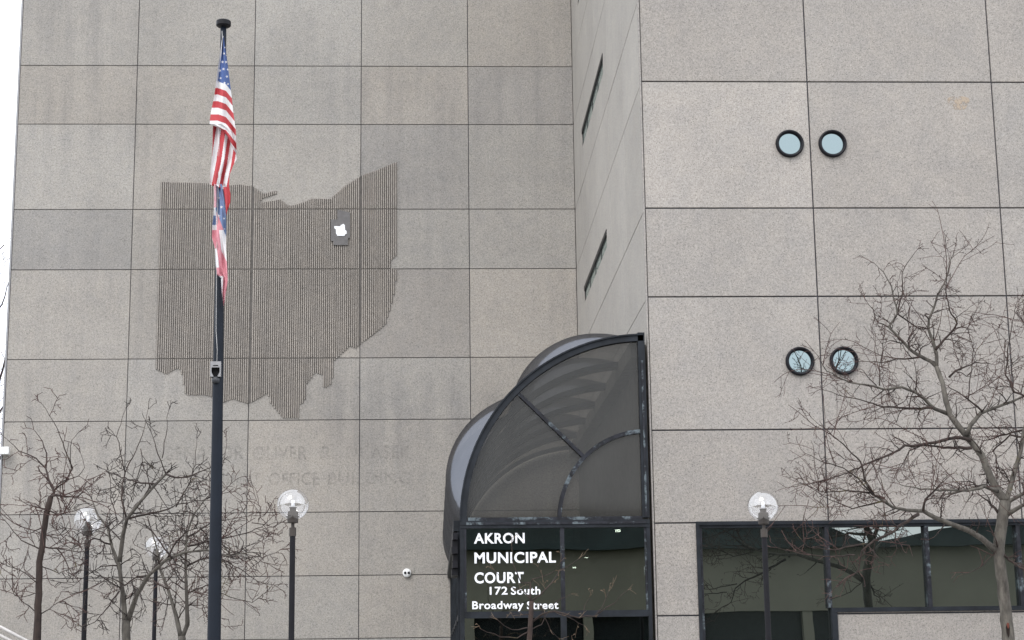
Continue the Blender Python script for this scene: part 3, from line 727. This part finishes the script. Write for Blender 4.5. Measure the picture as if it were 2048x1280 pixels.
# ---------------------------------------------------------------- bare trees
class Tree:
    def __init__(t, seed, Y, sc): t.whips = .24; t.fat = 1.5; t.up = .12; t.rk = .8; t.long = 1.0; t.mr = .0044 if sc else .0027; t.r = random.Random(seed); t.Y = Y; t.trunk = MB(); t.twigs = MB(); t.sc = sc; t.count = 0
    def limb(t, pts, r0, r1, dy0=0., dy1=0., kids=1.0, mb=None, sides=8, kl=.55):
        rise = pts[0][1]-pts[-1][1]; run = abs(pts[0][0]-pts[-1][0])
        if rise > 55 and rise > run*.9 and r0 < .03: kids *= t.rk; kl *= .6+.5*t.rk
        """pts: traced (px, py); radii in metres; dy: distance towards or away from the trunk plane at both ends"""
        if r0 < .035: r0, r1 = r0*t.fat, r1*1.2
        n = len(pts); P = []
        ph = t.r.uniform(0, 6)
        for i, (a, b) in enumerate(pts):
            u = i/(n-1); P.append(at(a, b, t.Y+dy0+(dy1-dy0)*u+.06*math.sin(ph+u*5)*(u > 0)))
        Q = [P[0]]
        for a, b in zip(P[:-1], P[1:]):
            k = max(1, int((b-a).length/.09))
            for i in range(1, k+1):
                q = a.lerp(b, i/k)
                if r0 < .035: q = q+Vector([t.r.uniform(-1, 1)*.011 for _ in range(3)])
                Q.append(q)
        m_ = len(Q)
        rad = [(r0+(r1-r0)*(i/(m_-1))**.8)*t.r.uniform(.93, 1.09) for i in range(m_)]
        (mb or t.trunk).tube(Q, rad, sides, 1 if r0 < .033 else 0)
        if kids:
            i = 1 if r0 < .03 else 3
            while i < m_-1:
                if t.r.random() < .95*kids:
                    d = (Q[i+1]-Q[i-1]).normalized(); ax = Vector([t.r.gauss(0, 1) for _ in range(3)]); side = d.cross(ax).normalized()
                    nd = (d*t.r.uniform(.2, .8)+side*t.r.uniform(.6, 1)+Vector((0, 0, t.r.uniform(-.2, .4)-t.up*.6))).normalized()
                    f = 1-.45*i/m_
                    t.branch(Q[i], nd, t.r.uniform(.5, 1.45)*kl*f*t.long, min(rad[i]*.55, .013), 0)
                if t.r.random() < t.whips*kids:      # long straight water shoots
                    d = (Q[i+1]-Q[i-1]).normalized(); nd = (d*t.r.uniform(.1, .9)+Vector((t.r.gauss(0, .45), t.r.gauss(0, .45), t.r.uniform(-.1, .9)-t.up))).normalized()
                    t.branch(Q[i], nd, t.r.uniform(1.0, 2.5)*kl, .0075*t.mr/.0044, 5)
                i += 1
            for q in range(2):
                d = (Q[-1]-Q[-2]).normalized(); t.branch(Q[-1], (d+Vector([t.r.uniform(-.4, .4) for _ in range(3)])).normalized(), kl*.5, r1*.8, 1)
    def branch(t, p, d, L, r, lev):
        r = max(r, t.mr); st = .055; n = max(2, int(L/st)); P = [p.copy()]; rr = [r]; d = d.copy(); t.count += 1
        gain = t.r.uniform(-.04, .05)-t.up*.04; kids = []
        for i in range(n):
            j = .36 if lev < 2 else .26 if lev < 5 else .13
            d = (d+Vector([t.r.gauss(0, 1)*j*.5 for _ in range(3)])+Vector((0, 0, gain))).normalized()
            p = p+d*st; P.append(p); rr.append(r+(t.mr*.82-r)*(i+1)/n)
            if t.r.random() < (.46, .32, .13, 0, 0, .17, .12, 0)[lev]: kids.append((p, d.copy(), i/n, rr[-1]))
            elif t.r.random() < .22:      # spur
                ax = Vector([t.r.gauss(0, 1) for _ in range(3)]); sd_ = (d.cross(ax).normalized()+d*.4).normalized(); e = p+sd_*t.r.uniform(.012, .04)
                t.twigs.tube([p, e], [.0045, .006], 3, cap=False)
        t.twigs.tube(P, rr, 4 if r > .006 else 3, 0 if r > .0062 and lev < 5 else 1, False)
        for (q, e, u, rk) in kids:
            ax = Vector([t.r.gauss(0, 1) for _ in range(3)]); sd_ = e.cross(ax).normalized()
            nd = (e*t.r.uniform(.3, .8)+sd_*t.r.uniform(.5, 1)).normalized()
            t.branch(q, nd, L*t.r.uniform(.3, .68)*(1-.3*u), rk*.68, lev+1)
    def finish(t, label, base, mats, group='bare winter trees'):
        o = thing('bare_tree', label, 'tree', (base.x, base.y, GZ), group)
        t.trunk.build('trunk', [mats[0], 'bark_dark'], o, True); t.twigs.build('crown', mats[1:], o, True)
        print('TREE', label[:20], t.count, len(t.twigs.f)); return o
def trunkdown(t, pts, radii, sides=12):
    P = [at(a, b, t.Y) for a, b in pts]; P.insert(0, Vector((P[0].x+.02, t.Y, GZ-.02))); r = [radii[0]*1.25]+list(radii)
    Q = []; q = []
    for i in range(len(P)-1):
        k = max(1, int((P[i+1]-P[i]).length/.12))
        for j in range(k):
            u = j/k; Q.append(P[i].lerp(P[i+1], u)+Vector((t.r.uniform(-1, 1)*.006, t.r.uniform(-1, 1)*.006, 0))); q.append((r[i]+(r[i+1]-r[i])*u)*t.r.uniform(.96, 1.05))
    Q.append(P[-1]); q.append(r[-1]); t.trunk.tube(Q, q, sides)
    return P

# big tree on the right
T = Tree(11, 26.0, 1); T.whips = .2; T.long = .85
B_ = trunkdown(T, [(2017, 1280), (2011, 1220), (2003, 1150), (1997, 1095), (2003, 1050), (2011, 1003)], [.095, .09, .082, .085, .082, .085])
px8 = lambda L: [(1548+a/2.37, 480+b/2.37) for a, b in L]
px7 = lambda L: [(1380+a/3.066, 960+b/3.066) for a, b in L]
T.limb(px8([(1100,1240),(1060,1190),(1020,1110),(985,1020),(930,950),(880,890),(835,830),(815,760),(800,680),(770,600)]), .066, .034, 0, .4, .5, sides=9)
T.limb(px8([(770,600),(765,520),(735,420),(735,380),(765,290),(815,180),(830,120),(850,60)]), .022, .005, .4, .3, 1.0)
T.limb(px8([(765,520),(830,450),(870,395),(830,330),(815,240),(820,150)]), .015, .004, .3, 0, .9)
T.limb(px8([(770,600),(740,575),(640,515),(590,460),(545,415),(585,350),(555,220),(520,150),(475,110)]), .022, .004, .4, .6, .9)
T.limb(px8([(585,350),(605,260),(610,150),(650,80),(685,40)]), .009, .003, .6, .7, .7)
T.limb(px8([(545,415),(490,390),(470,330),(430,280)]), .009, .003, .6, .9, .7)
T.limb(px8([(585,350),(680,420),(735,420)]), .009, .006, .6, .4, .7)
T.limb(px8([(690,555),(580,565),(510,580),(400,575)]), .010, .003, .4, .8, .8)
T.limb(px8([(510,580),(520,470),(530,400)]), .006, .003, .8, .9, .7)
T.limb(px8([(835,830),(760,800),(700,740),(605,695),(520,712),(460,690),(380,680),(330,665),(250,620),(200,540)]), .022, .004, .3, -.6, 1.0)
T.limb(px8([(750,795),(640,800),(520,790),(420,760),(330,740),(240,710)]), .015, .003, .1, -.8, .9)
T.limb(px8([(500,690),(500,600),(515,520)]), .007, .003, -.3, -.3, .7)
T.limb(px8([(915,925),(930,880),(980,820),(1060,790),(1130,765),(1185,740),(1260,720)]), .026, .010, .1, .3, 1.0)
T.limb(px8([(990,815),(940,770),(900,740),(840,700)]), .012, .006, .1, .4, .9)
T.limb(px8([(830,650),(860,620),(960,580),(1030,590)]), .012, .004, .3, .5, 1.0)
T.limb(px8([(920,760),(930,650),(945,520),(920,420),(960,330)]), .007, .003, .3, .6, .9)
T.limb(px8([(930,950),(880,935),(800,950),(700,970),(620,975),(540,1020),(480,1045),(400,1080),(330,1110),(200,1150),(115,1160)]), .020, .003, 0, -1.0, 1.1)
T.limb(px8([(935,985),(800,985),(700,970),(640,1000),(600,1080)]), .018, .005, 0, -.4, 1.0)
T.limb(px8([(1060,1190),(1000,1170),(920,1190),(870,1190),(700,1180),(600,1160)]), .022, .005, 0, -.9, 1.0)
T.limb(px8([(1100,1240),(1140,1100),(1170,1000),(1185,900),(1230,760),(1240,600),(1260,400)]), .045, .01, 0, .2, .8)
T.limb(px8([(1230,760),(1140,720),(1100,640),(1110,500),(1140,350),(1150,300)]), .013, .003, .1, -.2, .9)
T.limb(px8([(1240,600),(1180,380),(1150,320)]), .01, .003, .2, .3, .9)
T.limb(px8([(1185,900),(1100,920),(1000,950),(960,940)]), .012, .004, .1, .6, 1.0)
T.limb(px8([(1230,940),(1120,925),(1040,1000),(1080,1120)]), .012, .004, .1, .6, 1.0)
T.limb(px7([(1880,440),(1790,360),(1710,310),(1600,270),(1500,230),(1430,190),(1330,185),(1240,165),(1180,125),(1110,80),(1080,20)]), .055, .012, 0, -1.1, .55, sides=9)
T.limb(px8([(525,1225),(480,1210),(430,1140),(410,1050),(330,970),(240,890),(180,845)]), .013, .003, -1.1, -1.4, .9)
T.limb(px8([(470,1210),(400,1130),(330,1080),(230,1050),(150,1010)]), .009, .003, -1.1, -1.5, .9)
T.limb(px7([(1430,190),(1440,120),(1500,60),(1560,10)]), .016, .005, -.8, -1.2, 1.2)
T.limb(px7([(1400,210),(1300,270),(1230,330),(1130,370),(1050,430),(1035,560),(960,600),(870,680)]), .018, .003, -.8, -1.5, .8, kl=.42)
T.limb(px7([(1080,390),(1000,400),(870,430),(720,410),(665,345)]), .008, .003, -1.3, -1.6, .55, kl=.4)
T.limb(px7([(1010,460),(820,470),(530,415)]), .008, .003, -1.4, -1.7, .5, kl=.35)
T.limb(px7([(1100,80),(960,60),(830,80),(670,20)]), .01, .003, -1.1, -1.5, 1.0)
T.limb(px7([(1180,130),(1000,180),(860,120),(760,60)]), .009, .003, -1.1, -1.0, .9)
T.limb(px7([(1930,150),(1960,130),(2048,80),(2150,40)]), .035, .02, 0, -.2, .8)
T.limb(px7([(1930,220),(1980,190),(2048,150),(2140,90)]), .028, .01, 0, -.5, .8)
T.limb(px7([(1920,120),(1850,60),(1800,30),(1700,60),(1560,90)]), .025, .006, 0, .8, 1.0)
T.limb(px7([(1890,200),(1830,130),(1760,80)]), .015, .006, 0, .5, 1.0)
T.limb(px7([(1900,440),(1960,490),(2030,540),(2120,560)]), .016, .006, 0, -.4, .7)
T.limb(px7([(1880,430),(1800,520),(1740,560),(1640,590)]), .006, .003, 0, -.5, .4, kl=.3)
T.limb(px7([(1900,440),(1880,380),(1870,340)]), .012, .006, 0, -.3, .9, kl=.3)
# torn bark wound on the trunk
o = T.finish('large bare tree at the right edge spreading across the portholes and window band', B_[0], ['bark_grey', 'twig_dark', 'twig_red'])
simple('wound', (.13, .03, .018), .8)
simple('wound_dark', (.02, .014, .012), .9)
c = at(2011, 1250, 26.0); s = MB()
ww = [(0, .075), (.03, .05), (.035, -.01), (.02, -.09), (0, -.13), (-.022, -.06), (-.03, .02)]
s.prism([(c.x+.0+a*.8, c.z+b-.05) for a, b in ww], 26-.105, 26-.08); wd = s.build('wound', 'wound_dark', o)
s = MB(); s.prism([(c.x+a*.6, c.z+b*.45+.0) for a, b in ww], 26-.112, 26-.10); s.build('wound_core', 'wound', wd)

px1 = lambda L: [(a/2.56, 780+b/2.56) for a, b in L]
# dark upright tree, far left
T = Tree(21, 25.0, 1); T.fat = 1.15; T.whips = .10; T.up = .36; T.rk = .42; T.mr = .0052; T.long = 1.15
B_ = trunkdown(T, px1([(190,1280),(195,1150),(198,1000),(203,880),(215,800),(235,640),(260,545)]), [.055, .05, .048, .045, .043, .04, .038])
for pts, a, b, d0, d1, k in [
 ([(258,545),(285,538),(340,550),(400,545),(430,520)], .018, .004, 0, -.5, 1.2),
 ([(262,545),(280,520),(245,460),(235,400),(240,320),(215,260),(175,200)], .020, .003, 0, .4, .9),
 ([(235,400),(180,350),(100,310),(50,265),(10,230)], .010, .003, .3, .2, .9),
 ([(270,520),(330,470),(370,400),(320,270),(275,160),(210,70)], .012, .0025, 0, -.3, .7),
 ([(365,400),(360,350),(365,260),(400,220)], .007, .0025, -.2, -.4, .7),
 ([(300,480),(400,440),(430,400),(415,320)], .008, .0025, 0, .5, .9),
 ([(235,610),(180,595),(115,575)], .010, .003, 0, -.3, .9),
 ([(235,610),(300,640),(370,620),(430,600)], .011, .003, 0, -.4, .9),
 ([(215,820),(110,770),(50,700),(0,640)], .009, .003, 0, .2, .8),
 ([(215,800),(330,820),(430,830),(500,800)], .010, .003, 0, -.4, 1.0),
 ([(200,1150),(100,1070),(50,1000),(0,940)], .008, .003, 0, .4, .7),
 ([(205,1150),(300,1090),(400,1110)], .007, .003, 0, -.4, .7),
 ([(205,1000),(120,930),(40,900),(-20,870)], .007, .003, 0, -.4, .7),
 ([(205,900),(300,940),(400,900)], .008, .003, 0, .5, .9),
 ([(200,1040),(100,1060),(0,1020)], .006, .0025, 0, .5, .7),
 ([(225,700),(180,720),(150,740)], .010, .004, 0, .3, 1.0)]:
    T.limb(px1(pts), a, b, d0, d1, k, kl=.42)
T.finish('dark reddish bare tree with a cropped top at the far left', B_[0], ['bark_dark', 'twig_red', 'twig_red'])
# pale forked tree
T = Tree(33, 26.2, 1); T.fat = 1.15; T.whips = .10; T.up = .36; T.rk = .42; T.mr = .0052; T.long = 1.15
B_ = trunkdown(T, px1([(648,1280),(645,1180)]), [.062, .062])
for pts, a, b, d0, d1, k in [
 ([(640,1180),(630,1050),(610,900),(575,810),(550,700),(500,640),(470,560)], .045, .010, 0, .5, .8),
 ([(612,880),(630,740),(650,660),(720,570),(800,480),(850,430)], .032, .014, 0, -.3, .9),
 ([(850,430),(900,450),(980,440),(1070,400),(1120,380)], .014, .004, -.3, -.8, 1.0),
 ([(850,430),(820,360),(790,270),(770,190)], .009, .003, -.3, -.2, .7),
 ([(830,350),(850,230),(860,105)], .006, .0025, -.3, -.4, .5),
 ([(650,660),(620,560),(625,480),(650,400),(720,260),(760,100)], .014, .0025, 0, .4, .8),
 ([(640,420),(600,240),(640,90)], .008, .0025, .2, .3, .6),
 ([(720,300),(735,400),(700,470)], .006, .003, .3, .5, .8),
 ([(655,1180),(700,1050),(760,950),(850,870),(950,830),(1060,820),(1150,850),(1290,830)], .042, .006, 0, -.9, 1.0),
 ([(760,950),(700,960),(640,1000),(560,960),(450,1020)], .012, .004, -.2, -.9, 1.1),
 ([(610,1030),(540,1130),(470,1200)], .012, .004, 0, -.6, .9),
 ([(565,790),(480,760),(400,800),(330,830)], .012, .003, .1, -.6, 1.1),
 ([(650,660),(740,640),(850,610),(930,580),(1060,560)], .015, .004, 0, -.6, 1.1),
 ([(800,480),(700,470),(600,440),(520,400)], .012, .003, -.2, .6, 1.0),
 ([(880,860),(820,780),(760,700),(700,670)], .014, .004, -.5, -.2, 1.1),
 ([(550,700),(600,660),(570,560),(560,420)], .010, .003, .3, .6, 1.0),
 ([(900,600),(960,500),(1000,380),(1005,250)], .009, .0025, -.5, -.3, .8),
 ([(600,900),(520,900),(440,950),(380,1000)], .010, .003, .1, .7, 1.0),
 ([(850,870),(900,780),(960,720),(1060,700)], .012, .004, -.4, -.9, 1.1)]:
    T.limb(px1(pts), a, b, d0, d1, k*.8, kl=.46)
T.finish('pale grey bare tree forking low, between the left globe lamp and flagpole', B_[0], ['bark_grey', 'twig_dark', 'twig_dark'])
# forked tree behind the flagpole
T = Tree(45, 28.0, 1); T.fat = 1.15; T.whips = .10; T.up = .36; T.rk = .42; T.mr = .0052; T.long = 1.15
B_ = trunkdown(T, px1([(932,1285),(930,1260)]), [.062, .060])
for pts, a, b, d0, d1, k in [
 ([(925,1262),(900,1150),(860,1020),(820,920),(800,800),(770,700)], .040, .010, 0, .4, .8),
 ([(935,1262),(960,1200),(955,1050),(950,900),(955,740),(990,640),(1050,560)], .038, .010, 0, -.3, .9),
 ([(955,900),(1050,860),(1150,870),(1250,930),(1330,990),(1400,1000)], .014, .003, 0, -.7, 1.1),
 ([(955,1040),(1060,1000),(1180,1060),(1290,1090),(1370,1030)], .010, .003, 0, .5, .9),
 ([(960,800),(1100,770),(1230,740),(1340,700),(1400,640)], .014, .003, 0, -.6, 1.1),
 ([(955,760),(1080,680),(1180,660),(1300,640)], .012, .003, 0, .6, 1.0),
 ([(1100,770),(1200,830),(1350,860),(1470,800)], .009, .0025, -.4, -.8, .8),
 ([(1050,560),(1130,530),(1200,465)], .010, .003, -.3, -.5, .9),
 ([(1100,540),(1140,400),(1160,260)], .008, .0025, -.3, 0, .8),
 ([(860,1020),(780,980),(700,970),(600,1020)], .012, .003, 0, .6, 1.0),
 ([(820,920),(900,890),(1000,940),(1080,1010)], .010, .003, 0, -.6, 1.0),
 ([(955,1100),(1040,1100),(1070,1180)], .008, .003, 0, -.5, .8),
 ([(1290,680),(1400,700),(1480,660)], .007, .0025, -.5, -.7, .6)]:
    T.limb(px1(pts), a, b, d0, d1, k*.8, kl=.46)
T.finish('forked bare tree rising behind the foot of the flagpole', B_[0], ['bark_grey', 'twig_dark', 'twig_red'])
# young tree before the entrance
px5 = lambda L: [(860+a/3.413, 1000+b/3.413) for a, b in L]
T = Tree(52, 24.0, 0)
B_ = trunkdown(T, px5([(680,956),(685,830),(692,690)]), [.036, .035, .033])
for pts, a, b, k in [
 ([(685,690),(680,640),(682,570),(620,560),(570,450),(555,310)], .010, .0025, .5),
 ([(690,690),(750,650),(830,560),(890,480),(1015,400)], .008, .0025, .5),
 ([(690,560),(700,545),(770,525),(850,480),(890,420)], .006, .0025, .45),
 ([(770,525),(740,460)], .004, .0025, .3),
 ([(690,690),(640,620),(520,580),(440,480)], .006, .0025, .5),
 ([(700,830),(760,775),(850,765),(920,780),(1020,800),(1120,790),(1180,720),(1220,620)], .010, .003, .45),
 ([(1150,775),(1260,700),(1345,610)], .006, .0025, .4),
 ([(1040,795),(1060,720),(1085,660)], .004, .0025, .3),
 ([(900,780),(980,820),(1050,855)], .005, .0025, .3),
 ([(680,780),(600,785),(560,770)], .005, .0025, .4),
 ([(740,700),(820,880),(880,945)], .005, .0025, .3),
 ([(670,870),(560,890),(460,820)], .006, .0025, .4),
 ([(670,900),(600,945),(480,930),(350,880)], .006, .0025, .4),
 ([(700,880),(760,850),(850,700),(960,640)], .005, .0025, .4)]:
    T.limb(px5(pts), a, b, 0, T.r.uniform(-.4, .4), k*.5, kl=.24)
T.finish('small young bare tree with golden twigs in front of the entrance lettering', B_[0], ['bark_young', 'twig_gold', 'twig_gold'])
# distant tree past the left end of the building
T = Tree(64, 68.0, 1)
B_ = trunkdown(T, [(-70, 1280), (-62, 1100), (-55, 960)], [.30, .26, .22])
def far_limb(pts, a, b, d1, k): T.limb(pts, a, b, 0, d1, k, kl=2.2)
T2 = T
_b = Tree.branch
def far_branch(t, p, d, L, r, lev):
    r = max(r, .009); st = .22; n = max(2, int(L/st)); P = [p.copy()]; rr = [r]; d = d.copy(); t.count += 1; kids = []
    for i in range(n):
        d = (d+Vector([t.r.gauss(0, 1)*.17 for _ in range(3)])+Vector((0, 0, .03))).normalized(); p = p+d*st; P.append(p); rr.append(r+(.007-r)*(i+1)/n)
        if lev < 3 and t.r.random() < (.55, .4, .22)[lev]: kids.append((p, d.copy(), i/n, rr[-1]))
    t.twigs.tube(P, rr, 3, 0, False)
    for (q, e, u, rk) in kids:
        sd_ = e.cross(Vector([t.r.gauss(0, 1) for _ in range(3)])).normalized()
        t.branch(q, (e*t.r.uniform(.4, .9)+sd_*t.r.uniform(.4, .9)).normalized(), L*t.r.uniform(.35, .7), rk*.7, lev+1)
Tree.branch = far_branch
def far(pts, a, b, d1, k):
    n = len(pts); P = [at(x, y, T.Y+d1*i/(n-1)) for i, (x, y) in enumerate(pts)]; Q = [P[0]]
    for p, q in zip(P[:-1], P[1:]):
        m_ = max(1, int((q-p).length/.3)); Q += [p.lerp(q, i/m_)+Vector([T.r.uniform(-.03, .03) for _ in range(3)]) for i in range(1, m_+1)]
    rad = [a+(b-a)*i/(len(Q)-1) for i in range(len(Q))]; T.trunk.tube(Q, rad, 7)
    for i in range(2, len(Q)-1):
        if T.r.random() < k*1.5:
            d = (Q[i+1]-Q[i-1]).normalized(); sd_ = d.cross(Vector([T.r.gauss(0, 1) for _ in range(3)])).normalized()
            T.branch(Q[i], (d*.6+sd_+Vector((0, 0, .3))).normalized(), T.r.uniform(1.2, 2.6), rad[i]*.4, 0)
for pts, a, b, d1, k in [
 ([(-55, 960), (-40, 860), (-10, 790), (4, 740), (18, 700)], .13, .03, .5, .4),
 ([(-55, 960), (-70, 800), (-60, 700), (-40, 600), (-20, 520), (8, 490)], .15, .02, 0, .4),
 ([(-50, 690), (-20, 640), (5, 610), (20, 560)], .06, .015, .5, .5),
 ([(-40, 860), (-15, 840), (6, 815), (20, 800)], .06, .02, -.5, .5),
 ([(-70, 800), (-110, 700), (-120, 600), (-90, 500)], .12, .02, .5, .35),
 ([(-62, 1000), (-30, 960), (0, 920), (15, 880)], .07, .02, .5, .5),
 ([(-60, 1050), (-120, 960), (-160, 860)], .10, .02, 0, .35)]:
    far(pts, a, b, d1, k)
Tree.branch = _b
T.finish('distant bare tree against white sky past the left end of the building', B_[0], ['bark_dark', 'twig_red', 'twig_red'])

# ---------------------------------------------------------------- stair and handrail, bottom left
YR = 24.0
a = at(-140, 1180, YR); b = at(52, 1281, YR); sl = (b.z-a.z)/(b.x-a.x)
s = MB(); N_ = 9; zt = a.z-.95
for i in range(N_):
    x = a.x+i*.30; z = zt-i*.30*abs(sl)
    if z > GZ+.02: s.box((x, YR-.1, GZ+.001), (x+.30, YR+2.2, z))
s.box((a.x-4, YR-.1, GZ+.001), (a.x, YR+2.2, zt+.0)); s.build('steps', 'paving', kind='structure')
hr = thing('handrail', 'pale double pipe handrail sloping down at the bottom left corner', 'handrail', (a.x, YR, GZ))
xe = b.x+.5
for dz in (0, -.11):
    s = MB(); s.tube([(a.x-3, YR, a.z+dz), (a.x, YR, a.z+dz), (xe, YR, a.z+sl*(xe-a.x)+dz)], .022, 10); s.build('rail', 'rail_white', hr, True)
for x in (a.x-2.8, a.x, a.x+1.4, xe-.03):
    s = MB(); zt_ = a.z+sl*max(0, x-a.x)-.02; s.tube([(x, YR+.001, GZ+.0), (x, YR+.001, zt_)], .018, 10); s.build('post', 'rail_white', hr, True)

# ---------------------------------------------------------------- buildings across the street (mirrored in the glass)
op = thing('street_building', 'long khaki building with dark glazed ground floor, mirrored in the windows', 'building', (0, -25, 0))
YO = -25.0
KZ = 4.4
s = MB(); s.box((-70, YO-14, KZ), (70, YO, 7.5)); s.build('wall', 'khaki_wall', op)
s = MB(); s.box((-69.5, YO-13.8, GZ), (69.5, YO-.6, KZ)); s.build('ground_floor', 'dark_glazing', op)
def roofz(x):
    if x < 18.5: return 9.0+.25*math.sin(x*.3)+.5*max(0, math.sin(x*.21-1))
    if x < 20.5: return 9.1-(x-18.5)*.65
    return 7.56+1.1*min(1, (x-20.5)/6)+.6*max(0, min(1, (x-27)/2))
s = MB(); n = 100
prof = [(-70+140*i/n, roofz(-70+140*i/n)) for i in range(n+1)]
s.prism([(-70, 7.5)]+prof+[(70, 7.5)], YO-13, YO+.6); s.build('roof', 'dark_fascia', op)
for i in range(24):
    x = -66+i*5.6; s = MB(); s.box((x, YO-.5, GZ), (x+.45, YO-.05, KZ)); s.build('pillar', 'khaki_wall', op)
